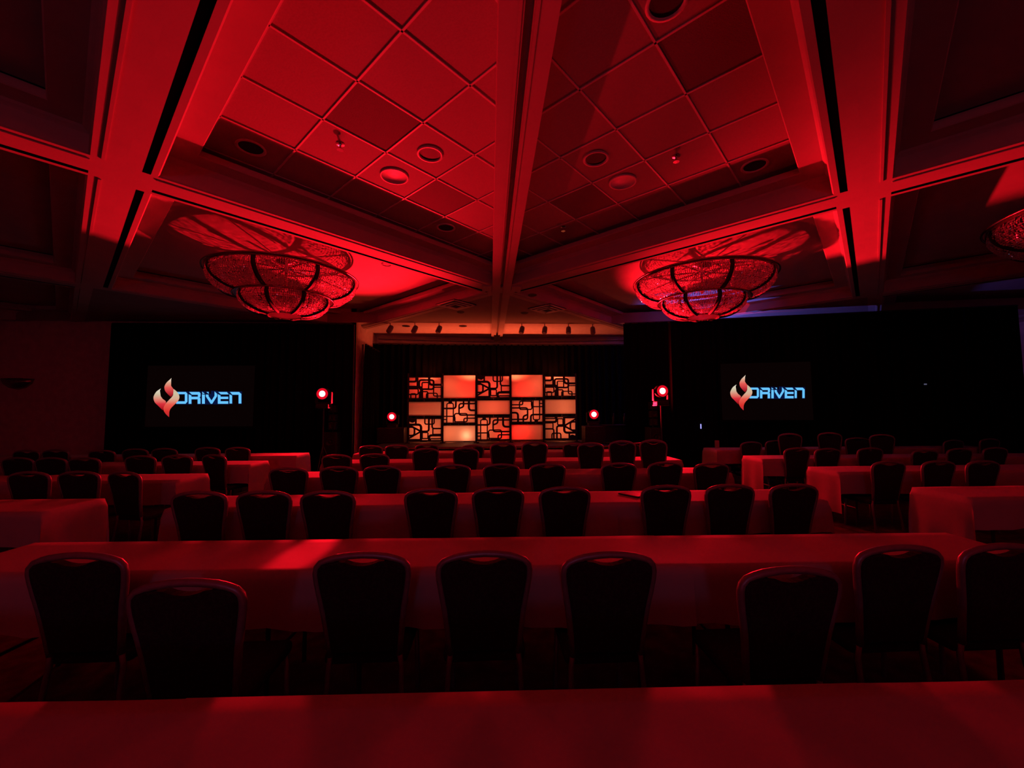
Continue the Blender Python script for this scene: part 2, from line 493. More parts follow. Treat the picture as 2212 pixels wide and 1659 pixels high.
for px, py, w_ in ((1133, 676, 'right of the track before the stage'), (995, 674, 'left of the track before the stage'), (835, 571, 'inside the left chandelier coffer'), (1150, 637, 'beside the right chandelier beam')):
    fitting('ceiling_downlight', px, py, CEIL - 0.001 if py > 600 else TILE_Z, [(0.1, 0), (0.1, -0.01), (0.085, -0.012), (0.08, -0.002)], M_DARKMETAL, 'small dark downlight ' + w_, 'downlight', 'small downlights around the stage', extra=[(0.08, -0.002), (0.05, -0.004)])
# track lights on the soffit edge
def track_head(px, py, label, yaw_):
    p = ony(px, py, EDGE_Y - 0.02 if px < 1240 else EDGE_Y - 0.02)
    z = CEIL
    t = thing('track_spotlight', label, 'spotlight', (p.x, EDGE_Y + 0.12, AZ), yaw_, 'track spotlights over the stage front')
    bm = new(); box(bm, (-0.05, -0.03, -0.03), (0.05, 0.03, 0.0), bev=0.004); obj('track_adapter', bm, M_TRACK, t)
    bm = new(); tube(bm, [(0, 0, -0.03), (0, 0, -0.12)], 0.012); obj('stem', bm, M_TRACK, t)
    bm = new(); mt = Matrix.Translation((0, 0, -0.22)) @ Matrix.Rotation(R(-25), 4, 'X') @ Matrix.Rotation(R(14), 4, 'Y')
    rr = lathe(bm, [(0.03, 0.12), (0.065, 0.10), (0.075, 0.04), (0.075, -0.10), (0.06, -0.12)], 16, mt); bm.faces.new(rr[0]); bm.faces.new(rr[-1])
    obj('lamp_can', bm, M_TRACK, t)
for k, (px, py) in enumerate(((840, 708), (894, 706), (947, 705), (1128, 707), (1178, 707), (1230, 707), (1283, 707))):
    o_ = ('first', 'second', 'third', 'fourth', 'fifth', 'sixth', 'seventh')[k]
    track_head(px, py, f'grey track spotlight, {o_} from left on the stage soffit', R(-20 + 7 * k))
for px, w_ in ((877, 'left'), (1000, 'right')):
    fitting('ceiling_downlight', px, 704, AZ - 0.002, [(0.12, 0), (0.12, -0.01), (0.1, -0.012), (0.09, -0.002)], M_DARKMETAL, f'{w_} flat downlight in the glowing stage recess ceiling', 'downlight', 'downlights in the stage recess', extra=[(0.09, -0.002), (0.05, -0.004)])

# ------------------------------------------------------------------ chandeliers
CR = 1.5
UP_PROF = [(1.46, -0.02), (1.475, -0.10), (1.44, -0.20), (1.36, -0.29), (1.25, -0.36), (1.12, -0.41), (0.98, -0.44)]
LO_PROF = [(0.88, -0.46), (0.90, -0.54), (0.86, -0.63), (0.77, -0.71), (0.64, -0.775), (0.50, -0.82), (0.36, -0.84)]
def bead_sector(prof, rows, cols, gap):
    pr = catmull([(r, 0, z) for r, z in prof], 6)
    # equal spacing along profile
    L = [0]
    for a, b in zip(pr, pr[1:]): L.append(L[-1] + (b - a).length)
    verts, faces = [], []
    for i in range(rows):
        s = L[-1] * (i + 0.5) / rows
        k = max(q for q in range(len(L)) if L[q] <= s); k = min(k, len(pr) - 2)
        f = (s - L[k]) / max(1e-6, L[k + 1] - L[k]); p = pr[k].lerp(pr[k + 1], f); tan = (pr[k + 1] - pr[k]).normalized()
        nrm = Vector((tan.z, 0, -tan.x))
        h = L[-1] / rows * 0.6
        half = math.pi / 8 - gap / p.x
        for j in range(cols):
            a = -half + 2 * half * (j + 0.5) / cols
            w_ = half / cols * p.x * 0.98
            ca, sa = math.cos(a), math.sin(a)
            rot = lambda v: Vector((v.x * ca - v.y * sa, v.x * sa + v.y * ca, v.z))
            tw = random.uniform(-1.1, 1.1); side = (Vector((0, 1, 0)) * math.cos(tw) + nrm * math.sin(tw)); nn = (nrm * math.cos(tw) - Vector((0, 1, 0)) * math.sin(tw))
            p_ = p + nrm * random.uniform(-0.012, 0.012)
            b = len(verts)
            for q in (tan * h, -tan * h, side * w_, -side * w_, nn * 0.012, -nn * 0.012):
                verts.append(rot(p_ + q))
            for f_ in ((0, 2, 4), (2, 1, 4), (1, 3, 4), (3, 0, 4), (2, 0, 5), (1, 2, 5), (3, 1, 5), (0, 3, 5)):
                faces.append(tuple(b + x for x in f_))
    me = bpy.data.meshes.new('crystal_panel'); me.from_pydata(verts, [], faces); me.materials.append(M_CRYSTAL); me.materials.append(M_FACET)
    for b in range(len(faces) // 8):
        if random.random() < 0.10:
            for f_ in range(8): me.polygons[b * 8 + f_].material_index = 1
    return me
UP_ME = bead_sector(UP_PROF, 20, 26, 0.045)
LO_ME = bead_sector(LO_PROF, 16, 18, 0.04)
def ring(r, z, rad, flat=1.0, seg=64):
    bm = new(); tube(bm, [(r * math.cos(2 * math.pi * k / seg), r * math.sin(2 * math.pi * k / seg), z) for k in range(seg)], rad, 8, closed=True, flat=flat)
    return bm
def band(bm, r, z0, z1, th=0.02, seg=64):
    rr = lathe(bm, [(r, z0), (r, z1), (r - th, z1), (r - th, z0), (r, z0)], seg)
def make_chandelier():
    t = thing('crystal_chandelier', '', 'chandelier', group='crystal bowl chandeliers')
    bm = new(); band(bm, 1.50, -0.02, 0.05, 0.03); obj('top_hoop', bm, M_BRONZE, t, smooth=False)
    bm = ring(1.54, 0.02, 0.018); obj('outer_ring', bm, M_BRONZE, t, smooth=True)
    bm = new(); band(bm, 0.98, -0.47, -0.43, 0.06); obj('middle_hoop', bm, M_BRONZE, t)
    bm = ring(1.0, -0.465, 0.02); obj('middle_ring', bm, M_BRONZE, t, smooth=True)
    bm = new(); band(bm, 0.36, -0.86, -0.83, 0.03, 32); obj('bottom_hoop', bm, M_BRONZE, t)
    bm = new(); rr = lathe(bm, [(0.34, -0.845), (0.2, -0.86), (0.02, -0.865)], 32); bm.faces.new(rr[-1]); obj('bottom_glass', bm, M_CRYSTAL, t, smooth=True)
    for k in range(8):
        a = k * math.pi / 4 + math.pi / 8
        bm = new()
        for pr in (UP_PROF, LO_PROF):
            pts = catmull([(r - 0.01, 0, z) for r, z in pr], 4)
            tube(bm, [(p.x * math.cos(a), p.x * math.sin(a), p.z) for p in pts], 0.045, 6, flat=1.0)
        obj('rib', bm, M_SLOT, t)
        for me in (UP_ME, LO_ME):
            o = link('crystal_panel', me, None, t); o.rotation_euler = (0, 0, k * math.pi / 4)
            o['kind'] = 'stuff'
        bm = new()
        tube(bm, [(1.47 * math.cos(a), 1.47 * math.sin(a), 0.05), (0.8 * math.cos(a), 0.8 * math.sin(a), 0.17), (0.03 * math.cos(a), 0.03 * math.sin(a), 0.22)], 0.016, 6)
        obj('arm', bm, M_BRONZE, t)
    for k in range(6):
        a = k * math.pi / 3
        bm = new(); x, y = 0.75 * math.cos(a), 0.75 * math.sin(a)
        lathe(bm, [(0.0, -0.10), (0.035, -0.08), (0.045, -0.02), (0.03, 0.04), (0.018, 0.07), (0.018, 0.18), (0, 0.18)], 12, Matrix.Translation((x, y, 0)))
        obj('bulb', bm, M_WHITE, t)
    bm = new(); tube(bm, [(0, 0, -0.2), (0, 0, 0.39)], 0.03, 10); obj('stem', bm, M_BRONZE, t)
    bm = new(); rr = lathe(bm, [(0.22, 0.395), (0.2, 0.36), (0.05, 0.33), (0.03, 0.30)], 24); obj('canopy', bm, M_BRONZE, t, smooth=True)
    return t
ch0 = make_chandelier()
for k, (px, py, D, lab) in enumerate(((618, 600, 7.95, 'large crystal bowl chandelier glowing red above the left screen'), (1516, 603, 8.25, 'large crystal bowl chandelier glowing red above the right screen'), (2465, 470, 5.2, 'dim crystal chandelier cut by the right edge of the picture'))):
    o = ch0 if k == 0 else copy_tree(ch0)
    p = onD(px, py, D)
    o.location = (p.x, p.y, TILE_Z + 0.015 - 0.395 * 0.87); o['label'] = lab
    o.rotation_euler = (0, 0, math.atan2(p.y, p.x)); o.scale = (0.87, 0.87, 0.87)

# ------------------------------------------------------------------ drapes
def drape(name, p, q, z0, z1, label, pw=1.15, amp=0.05):
    p = Vector((p[0], p[1], 0)); q = Vector((q[0], q[1], 0)); d = q - p; L = d.length
    t = thing(name, label, 'drape', p, math.atan2(d.y, d.x))
    n = max(1, round(L / pw)); wpan = L / n
    for k in range(n):
        bm = new(); prev = None; m = 40
        for i in range(m + 1):
            x = wpan * (k - 0.03 + 1.06 * i / m)
            y = amp * math.sin(i / m * 2 * math.pi * 5 + k) + 0.015 * math.sin(i * 1.7 + k * 2.1)
            a = bm.verts.new((x, y, z0 + .02)); b = bm.verts.new((x, y * 0.6, z1))
            if prev: bm.faces.new((prev[0], a, b, prev[1]))
            prev = (a, b)
        obj('drape_panel', bm, M_DRAPE, t, smooth=True)
    bm = new(); tube(bm, [(0, 0, z1), (L, 0, z1)], 0.025, 8); obj('crossbar', bm, M_DARKMETAL, t)
    for x in (0.0, L):
        bm = new(); tube(bm, [(x, 0.09, z0), (x, 0.09, z1)], 0.025, 8); obj('upright', bm, M_DARKMETAL, t)
    return t
dl0 = onz(243, 699, 3.98); dl1 = onz(763, 700, 3.98)
drape('drape', (dl0.x, dl0.y), (dl1.x, dl1.y), 0, 3.98, 'tall black drape wall behind the left screen')
dr0 = onz(1349, 699, 3.98); dr1 = onz(2197, 660, 3.98)
drape('drape', (dr0.x, dr0.y), (dr1.x, dr1.y), 0, 3.98, 'tall black drape wall behind the right screen')
db0 = ony(790, 730, 13.35); db1 = ony(1420, 730, 13.35)
drape('drape', (db0.x, 13.4), (db1.x, 13.4), STAGE_Z, 3.80, 'black backdrop drape hanging behind the glowing stage panels')

drape('drape', (SX0 + 0.22, 11.95), (SX0 + 0.22, 13.45), 0, 3.55, 'narrow black side drape closing the left end of the stage recess')
# ------------------------------------------------------------------ stage
sx0, sx1 = -3.3, 4.0
t = thing('stage', 'low black stage platform beneath the glowing panel wall', 'stage', (0, 0, 0))
bm = new(); box(bm, (sx0, 11.3, STAGE_Z - 0.06), (sx1, 13.6, STAGE_Z), bev=0.005); obj('deck', bm, M_STAGE, t)
bm = new(); prev = None
for i in range(161):
    x = sx0 + 0.02 + (sx1 - sx0 - .04) * i / 160; y = 11.34 + 0.02 * math.sin(i * 1.1)
    a = bm.verts.new((x, y, 0.0)); b = bm.verts.new((x, y, STAGE_Z - 0.065))
    if prev: bm.faces.new((prev[0], a, b, prev[1]))
    prev = (a, b)
obj('skirt', bm, M_DRAPE, t, smooth=True)
bm = new(); box(bm, (sx0, 11.28, STAGE_Z - 0.05), (sx1, 11.3, STAGE_Z - 0.01)); obj('edge_strip', bm, M_WOOD, t)

# ---- panel wall
COLS = ((882, 955), (957, 1028), (1030, 1102), (1104, 1173), (1176, 1244))
ROWS = ((('A', 814, 862), ('plain', 867, 899), ('B', 903, 953)),
        (('plain', 810, 861), ('C', 865, 915), ('plain', 918, 954)),
        (('B', 811, 860), ('plain', 864, 896), ('C', 900, 951)),
        (('plain', 809, 859), ('Cr', 863, 913), ('plain', 916, 951)),
        (('A', 812, 857), ('plain', 862, 895), ('Br', 899, 949)))
DES = {
 'A': ((75, 140, 470, 405), [
  ([(75, 265), (230, 265), (230, 405)], 40, 24), ([(320, 140), (320, 235), (470, 235)], 50, 18),
  ([(200, 175), (375, 175), (375, 290), (200, 290), (200, 175)], 30, 14), ([(235, 205), (315, 205), (315, 285), (235, 285), (235, 205)], 15, 9),
  ([(165, 140), (165, 195), (75, 195)], 30, 16), ([(75, 285), (190, 285), (190, 355), (75, 355)], 20, 10),
  ([(100, 405), (100, 345), (160, 345), (160, 405)], 15, 9), ([(205, 405), (205, 320), (305, 320), (305, 405)], 20, 10),
  ([(290, 405), (290, 340), (420, 340), (420, 405)], 20, 9), ([(470, 265), (375, 265), (375, 375), (470, 375)], 20, 9),
  ([(180, 140), (180, 265)], 0, 13)]),
 'B': ((80, 640, 480, 915), [
  ([(80, 715), (230, 715), (230, 915)], 40, 18), ([(165, 640), (165, 715)], 0, 13), ([(325, 640), (325, 800), (240, 800)], 30, 14),
  ([(275, 640), (275, 710), (390, 710), (390, 640)], 25, 10), ([(365, 640), (365, 765), (480, 765)], 30, 12),
  ([(80, 885), (230, 800), (90, 725)], 12, 14), ([(80, 745), (150, 745), (150, 850), (80, 850)], 38, 13),
  ([(245, 815), (315, 815), (315, 890), (245, 890), (245, 815)], 12, 9), ([(330, 915), (330, 850), (480, 850)], 30, 18),
  ([(345, 915), (345, 893), (480, 893)], 12, 9), ([(375, 765), (375, 838), (480, 838)], 10, 9), ([(80, 650), (130, 670), (150, 640)], 10, 30), ([(80, 905), (230, 905)], 0, 14)]),
 'C': ((500, 425, 890, 705), [
  ([(500, 520), (650, 520), (650, 425)], 35, 14), ([(540, 705), (540, 455), (620, 455), (620, 705)], 22, 9), ([(560, 436), (605, 436)], 0, 26),
  ([(810, 425), (810, 545), (890, 545)], 40, 16), ([(890, 460), (690, 460), (690, 605), (890, 605)], 30, 12),
  ([(635, 690), (635, 585), (790, 585), (790, 690), (635, 690)], 25, 10), ([(500, 620), (640, 620), (640, 705)], 22, 10),
  ([(745, 425), (745, 500), (690, 520)], 25, 13), ([(890, 645), (750, 645), (750, 705)], 22, 10), ([(500, 660), (540, 660)], 0, 9)]),
}
def rounded(pts, r):
    pts = [Vector((*p, 0)) for p in pts]; out = []
    closed = (pts[0] - pts[-1]).length < 1e-6
    if closed: pts = pts[:-1]
    n = len(pts)
    for i, p in enumerate(pts):
        if not closed and i in (0, n - 1): out.append(p); continue
        a = pts[i - 1]; b = pts[(i + 1) % n]
        d0 = (a - p); d1 = (b - p); rr = min(r, d0.length * .49, d1.length * .49)
        if rr < 1: out.append(p); continue
        s = p + d0.normalized() * rr; e = p + d1.normalized() * rr
        for k in range(6):
            u = k / 5; out.append((s * (1 - u) + p * u) * (1 - u) + (p * (1 - u) + e * u) * u)
    if closed: out.append(out[0].copy())
    return out
def lattice_bm(key, x0, x1, z0, z1):
    flip = key.endswith('r'); (bx0, by0, bx1, by1), paths = DES[key[0]]
    bm = new()
    sx = (x1 - x0) / (bx1 - bx0); sz = (z1 - z0) / (by1 - by0)
    def cv(p):
        u = (p.x - bx0) * sx; v = (p.y - by0) * sz
        u = min(max(u, 0), x1 - x0); v = min(max(v, 0), z1 - z0)
        if flip: u, v = (x1 - x0) - u, (z1 - z0) - v
        return x0 + u, z1 - v
    for k, (pts, r, w_) in enumerate(paths):
        P = rounded(pts, r); n = len(P); L = []
        for i, p in enumerate(P):
            a = P[max(0, i - 1)]; b = P[min(n - 1, i + 1)]
            if (P[0] - P[-1]).length < 1e-6 and i in (0, n - 1): a, b = P[-2], P[1]
            t_ = (b - a).normalized(); nn = Vector((-t_.y, t_.x, 0)) * (w_ * 0.78)
            L.append((cv(p + nn), cv(p - nn)))
        yo = -0.0006 * k
        for (a, b), (c, d) in zip(L, L[1:]):
            f = []
            for y in (0.0, -0.03):
                f.append([bm.verts.new((q[0], y + (yo if y else 0), q[1])) for q in (a, b, d, c)])
            bm.faces.new(f[1]); bm.faces.new(f[0][::-1])
            for m_ in range(4): bm.faces.new((f[0][m_], f[0][(m_ + 1) % 4], f[1][(m_ + 1) % 4], f[1][m_]))
    return bm
ORD = ('first', 'second', 'third', 'fourth', 'fifth')
for ci, (xa, xb) in enumerate(COLS):
    for ri, (key, ya, yb) in enumerate(ROWS[ci]):
        lo = ony(xa, yb, SET_Y); hi = ony(xb, ya, SET_Y)
        W_, Hh = hi.x - lo.x, hi.z - lo.z
        plain = key == 'plain'
        where = ('top', 'middle', 'bottom')[ri]
        t = thing('scenic_flat', f"{'plain glowing orange' if plain else 'black lattice over glowing orange'} panel, {where} of the {ORD[ci]} column from left", 'stage panel', (lo.x, SET_Y, lo.z), group='plain backlit panels on stage' if plain else 'lattice backlit panels on stage')
        fr = 0.016 if plain else 0.03
        bm = new()
        for a, b, c, d in ((0, 0, W_, fr), (0, Hh - fr, W_, Hh), (0, fr, fr, Hh - fr), (W_ - fr, fr, W_, Hh - fr)):
            box(bm, (a, -0.04, b), (c, 0.03, d))
        obj('frame', bm, M_BLACK, t)
        bm = new(); box(bm, (fr * .5, 0.0, fr * .5), (W_ - fr * .5, 0.004, Hh - fr * .5)); 
        # single translucent skin
        bm.free(); bm = new(); quad(bm, (0.004, 0.0, 0.004), (W_ - .004, 0.0, 0.004), (W_ - .004, 0.0, Hh - .004), (0.004, 0.0, Hh - .004))
        obj('backlit_sheet', bm, M_SHEET, t)
        if not plain:
            o = obj('lattice', lattice_bm(key, fr * .5, W_ - fr * .5, fr * .5, Hh - fr * .5), M_BLACK, t, recalc=False); o.location = (0, -0.006, 0)
# posts that carry the panels
for k, px in enumerate((880, 956, 1029, 1103, 1174.5, 1246)):
    p = ony(px, 950, SET_Y); q = ony(px, 808, SET_Y)
    bm = new(); box(bm, (p.x - 0.02, SET_Y - 0.02, STAGE_Z + 0.02), (p.x + 0.02, SET_Y + 0.03, q.z + .02)); box(bm, (p.x - 0.08, SET_Y - 0.02, STAGE_Z), (p.x + 0.08, SET_Y + 0.45, STAGE_Z + 0.02))
    tag(obj('panel_post', bm, M_BLACK), f"slim black post on stage, {('first','second','third','fourth','fifth','sixth')[k]} from left between panel columns", 'post', 'posts carrying the stage panels')
# lamps standing behind the panels
ORANGE = (1.0, 0.105, 0.04); WARM = (1.0, 0.19, 0.075); PRED = (1.0, 0.004, 0.004)
def uplight(px, py, dy, color, power, label, rad=0.06):
    p = ony(px, py, SET_Y + dy)
    l = lamp('panel_backlight', 'POINT', p, color, power * 2.3, radius=rad)
    t = thing('led_uplight', label, 'stage light', (p.x, p.y + 0.1, STAGE_Z), group='uplights hidden behind the stage panels')
    bm = new(); box(bm, (-0.1, -0.06, 0.0), (0.1, 0.06, 0.03), bev=0.005); obj('base', bm, M_BLACK, t)
    bm = new(); tube(bm, [(0, 0.06, 0.02), (0, 0.06, max(0.1, p.z - STAGE_Z))], 0.012); obj('stand', bm, M_BLACK, t)
    bm = new(); lathe(bm, [(0.0, 0.06), (0.06, 0.06), (0.07, 0.0), (0.07, -0.02)], 16, Matrix.Translation((0, 0.0, max(0.1, p.z - STAGE_Z))) @ Matrix.Rotation(R(90), 4, 'X')); obj('lamp_head', bm, M_BLACK, t)
TAN = (1.0, 0.17, 0.06); REDOR = (1.0, 0.05, 0.03)
UL = [(915, 835, 0.45, (1.0, 0.03, 0.015), 5, 'red uplight behind the top of the first column'),
      (915, 925, 0.45, TAN, 5, 'tan uplight behind the base of the first column'),
      (1012, 838, 0.32, PRED, 4, 'red uplight behind the top right of the second column'),
      (972, 832, 0.40, ORANGE, 2.5, 'orange uplight behind the top left of the second column'),
      (990, 890, 0.45, WARM, 5, 'warm uplight behind the middle of the second column'),
      (1008, 940, 0.17, (1.0, 0.33, 0.15), 1.5, 'pale hot uplight close behind the base of the second column'),
      (972, 936, 0.40, TAN, 2.5, 'tan uplight behind the base of the second column'),
      (1066, 835, 0.42, REDOR, 3.5, 'red uplight behind the top of the third column'),
      (1066, 882, 0.45, ORANGE, 3, 'orange uplight behind the middle of the third column'),
      (1045, 926, 0.42, TAN, 3, 'tan uplight behind the base of the third column'),
      (1085, 940, 0.25, PRED, 1.6, 'red uplight behind the base of the third column'),
      (1128, 842, 0.32, PRED, 3.5, 'red uplight behind the top left of the fourth column'),
      (1158, 830, 0.40, ORANGE, 2.5, 'orange uplight behind the top right of the fourth column'),
      (1140, 888, 0.45, WARM, 3.5, 'warm uplight behind the middle of the fourth column'),
      (1118, 934, 0.17, PRED, 1.5, 'red hot uplight close behind the base of the fourth column'),
      (1132, 932, 0.30, PRED, 2, 'deep red uplight behind the base of the fourth column'),
      (1215, 835, 0.45, TAN, 3.5, 'tan uplight behind the top of the fifth column'),
      (1215, 882, 0.45, TAN, 2.5, 'tan uplight behind the middle of the fifth column'),
      (1215, 926, 0.45, TAN, 4, 'tan uplight behind the base of the fifth column')]
for a_ in UL: uplight(*a_)

# ------------------------------------------------------------------ stage lights and towers
M_CORE = emit('lamp_core_red', (1.0, 0.6, 0.55), 4.0)
M_RING = emit('lamp_halo_red', (1.0, 0.004, 0.02), 0.75)  # glowing ring stands in for the red halo around each lens
def moving_head(c, base_z, label, tall=False):
    t = thing('moving_head_light', label, 'stage light', (c.x, c.y, base_z), group='red moving head lights')
    hz = c.z - base_z
    bm = new(); box(bm, (-0.15, -0.13, 0.0), (0.15, 0.13, 0.09), bev=0.015); obj('base', bm, M_BLACK, t)
    bm = new(); box(bm, (-0.18, -0.04, 0.09), (0.18, 0.04, 0.13), bev=0.01)
    for s in (-1, 1): box(bm, (s * 0.18 - 0.02, -0.05, 0.1), (s * 0.18 + 0.02, 0.05, hz + 0.05), bev=0.008)
    obj('yoke', bm, M_BLACK, t)
    bm = new(); mt = Matrix.Translation((0, 0, hz)) @ Matrix.Rotation(R(90), 4, 'X')
    rr = lathe(bm, [(0.02, -0.16), (0.11, -0.15), (0.15, -0.05), (0.155, 0.12), (0.145, 0.13), (0.14, 0.11)], 24, mt); bm.faces.new(rr[0])
    hd = obj('lamp_head', bm, M_BLACK, t, smooth=True)
    bm = new(); rr = lathe(bm, [(0.138, 0.112), (0.075, 0.113)], 24, mt); obj('lens_halo_ring', bm, M_RING, hd)
    bm = new(); rr = lathe(bm, [(0.075, 0.114), (0.04, 0.118)], 24, mt); bm.faces.new(rr[-1]); obj('lens', bm, M_CORE, hd)
    return t
def stand_box(c, top, w_, label, name='light_case'):
    t = thing(name, label, 'case', (c.x, c.y, STAGE_Z))
    bm = new(); box(bm, (-w_, -0.25, 0), (w_, 0.25, top - STAGE_Z), bev=0.02); obj('body', bm, M_BLACK, t)
    bm = new()
    for sx in (-1, 1):
        for zz in (0.03, top - STAGE_Z - 0.03):
            box(bm, (sx * (w_ - .03) - .03, -0.26, zz - 0.03), (sx * (w_ - .03) + .03, -0.24, zz + 0.03))
    obj('corner_caps', bm, M_DARKMETAL, t)
    bm = new(); box(bm, (-0.08, -0.262, (top - STAGE_Z) * .6), (0.08, -0.245, (top - STAGE_Z) * .6 + .03)); obj('handle', bm, M_DARKMETAL, t)
stand_box(WASH_L, WASH_L.z - 0.34, 0.42, 'black road case under the stage light left of the panels')
moving_head(WASH_L, WASH_L.z - 0.34, 'red moving head light on the case left of the panels')
stand_box(WASH_R, WASH_R.z - 0.34, 0.30, 'black road case under the stage light right of the panels')
moving_head(WASH_R, WASH_R.z - 0.34, 'red moving head light on the case right of the panels')
def tower(c, label, label2):
    t = thing('light_stand', label, 'stand', (c.x, c.y, 0))
    bm = new(); tube(bm, [(0, 0, 0.0), (0, 0, c.z - 0.34)], 0.022); obj('pole', bm, M_DARKMETAL, t)
    for k in range(3):
        a = k * 2.094 + 0.5
        bm = new(); tube(bm, [(0, 0, 0.75), (0.32 * math.cos(a), 0.32 * math.sin(a), 0.012)], 0.012); obj('leg', bm, M_DARKMETAL, t)
    bm = new(); box(bm, (-0.16, -0.13, c.z - 0.36), (0.16, 0.13, c.z - 0.34)); obj('top_plate', bm, M_DARKMETAL, t)
    moving_head(c, c.z - 0.34, label2)
tower(HEAD_L, 'black tripod light stand before the left drape', 'red moving head light on the stand before the left drape')
tower(HEAD_R, 'black tripod light stand before the right drape', 'red moving head light on the stand before the right drape')
def line_array(px, sub, cells, D, label):
    """column loudspeaker: sub (x0,x1,y0) and little cells in pixels"""
    a = onD(sub[0], sub[2], D); b = onD(sub[1], sub[2], D)
    cx_, cyy = (a.x + b.x) / 2, (a.y + b.y) / 2
    t = thing('column_speaker', label, 'speaker', (cx_, cyy, 0), group='column speakers beside the stage')
    hw = (b.x - a.x) / 2
    bm = new(); box(bm, (-hw, -0.2, 0), (hw, 0.2, a.z), bev=0.015); sb = obj('subwoofer', bm, M_BLACK, t)
    bm = new(); mt = Matrix.Translation((0, -0.205, a.z - 0.25)) @ Matrix.Rotation(R(90), 4, 'X'); lathe(bm, [(0.11, 0.0), (0.115, 0.008), (0.09, 0.01), (0.04, -0.0), (0.0, 0.01)], 20, mt); obj('woofer_grille', bm, M_DARKMETAL, sb)
    bm = new(); tube(bm, [(0, 0, a.z), (0, 0, onD(px, cells[0][0], D).z)], 0.02); obj('pole', bm, M_BLACK, t)
    for (y0, y1) in cells:
        zt = onD(px, y0, D).z; zb = onD(px, y1, D).z
        bm = new(); box(bm, (-0.09, -0.1, zb), (0.09, 0.08, zt), bev=0.012); sp = obj('array_cell', bm, M_BLACK, t)
        bm = new(); mt = Matrix.Translation((0, -0.101, (zt + zb) / 2)) @ Matrix.Rotation(R(90), 4, 'X'); lathe(bm, [(0.06, 0.0), (0.064, 0.008), (0.05, 0.008), (0.02, -0.0), (0.0, 0.008)], 16, mt); obj('driver', bm, M_DARKMETAL, sp)
line_array(717, (706, 732, 933), ((876, 891), (895, 910), (912, 928)), 10.65, 'black column speaker on a bass box left of the stage')
line_array(1413, (1398, 1424, 923), ((868, 884), (887, 902), (904, 919)), 10.5, 'black column speaker on a bass box right of the stage')
# small table with bottles at the right of the stage
p = ony(1335, 917, 12.0)
t = thing('side_console', 'low black console table at the right end of the stage', 'table', (p.x, p.y, STAGE_Z))
bm = new(); box(bm, (-0.55, -0.25, p.z - STAGE_Z - 0.04), (0.55, 0.25, p.z - STAGE_Z), bev=0.008); obj('top', bm, M_BLACK, t)
for sx in (-1, 1):
    bm = new(); box(bm, (sx * 0.5 - .03, -0.22, 0), (sx * 0.5 + .03, 0.22, p.z - STAGE_Z - 0.04)); obj('side_panel', bm, M_BLACK, t)
bm = new(); box(bm, (-0.5, -0.2, 0.05), (0.5, -0.18, p.z - STAGE_Z - 0.04)); obj('front_panel', bm, M_BLACK, t)
for px, py, w_ in ((1326, 892, 'left'), (1349, 893, 'right')):
    q = ony(px, 917, 12.0); hh = ony(px, py, 12.0).z - q.z
    bm = new(); lathe(bm, [(0.0, 0), (0.035, 0), (0.035, hh * .6), (0.014, hh * .78), (0.014, hh), (0, hh)], 14)
    o = obj('bottle', bm, M_BLACK, None, smooth=True); o.location = (q.x, 12.0, p.z)
    tag(o, f'{w_} one of two slim dark bottles on the stage console', 'bottle', 'bottles on the stage console')

# ------------------------------------------------------------------ projection screens
M_SCREEN = emit('screen_black', (1.0, 0.25, 0.25), 0.0026)
M_TXT = emit('text_blue', (0.14, 0.56, 1.0), 1.0)
M_HALO = emit('text_halo', (0.01, 0.03, 0.20), 0.22)
M_FL = [emit_ramp('flame_left', [(0.0, (0.30, 0.0, 0.003)), (0.3, (0.70, 0.03, 0.045)), (0.5, (0.72, 0.22, 0.16)), (0.75, (0.62, 0.52, 0.36)), (1.0, (0.8, 0.75, 0.62))], 1.0),
        emit_ramp('flame_upper', [(0.0, (0.22, 0.0, 0.004)), (0.25, (0.55, 0.03, 0.04)), (0.5, (0.78, 0.10, 0.085)), (0.75, (0.70, 0.36, 0.24)), (1.0, (0.85, 0.76, 0.62))], 1.0),
        emit_ramp('flame_lower', [(0.0, (0.50, 0.02, 0.03)), (0.2, (0.68, 0.03, 0.025)), (0.45, (0.80, 0.10, 0.07)), (0.65, (0.68, 0.40, 0.27)), (0.85, (0.60, 0.54, 0.36)), (1.0, (0.62, 0.36, 0.26))], 1.0)]
FLAMES = [
 ([(410, 505), (330, 560), (283, 635), (275, 690), (300, 760), (360, 820), (445, 905)], [(470, 830), (503, 748), (440, 690), (395, 620), (384, 565)]),
 ([(608, 312), (520, 390), (482, 450), (475, 492), (490, 550), (540, 610), (595, 662)], [(630, 620), (648, 570), (640, 515), (600, 458), (580, 395)]),
 ([(640, 510), (700, 558), (743, 620), (750, 680), (720, 740), (650, 810), (590, 875), (565, 940), (562, 1030)], [(500, 970), (460, 900), (465, 845), (500, 780), (560, 715), (620, 650), (645, 590)])]
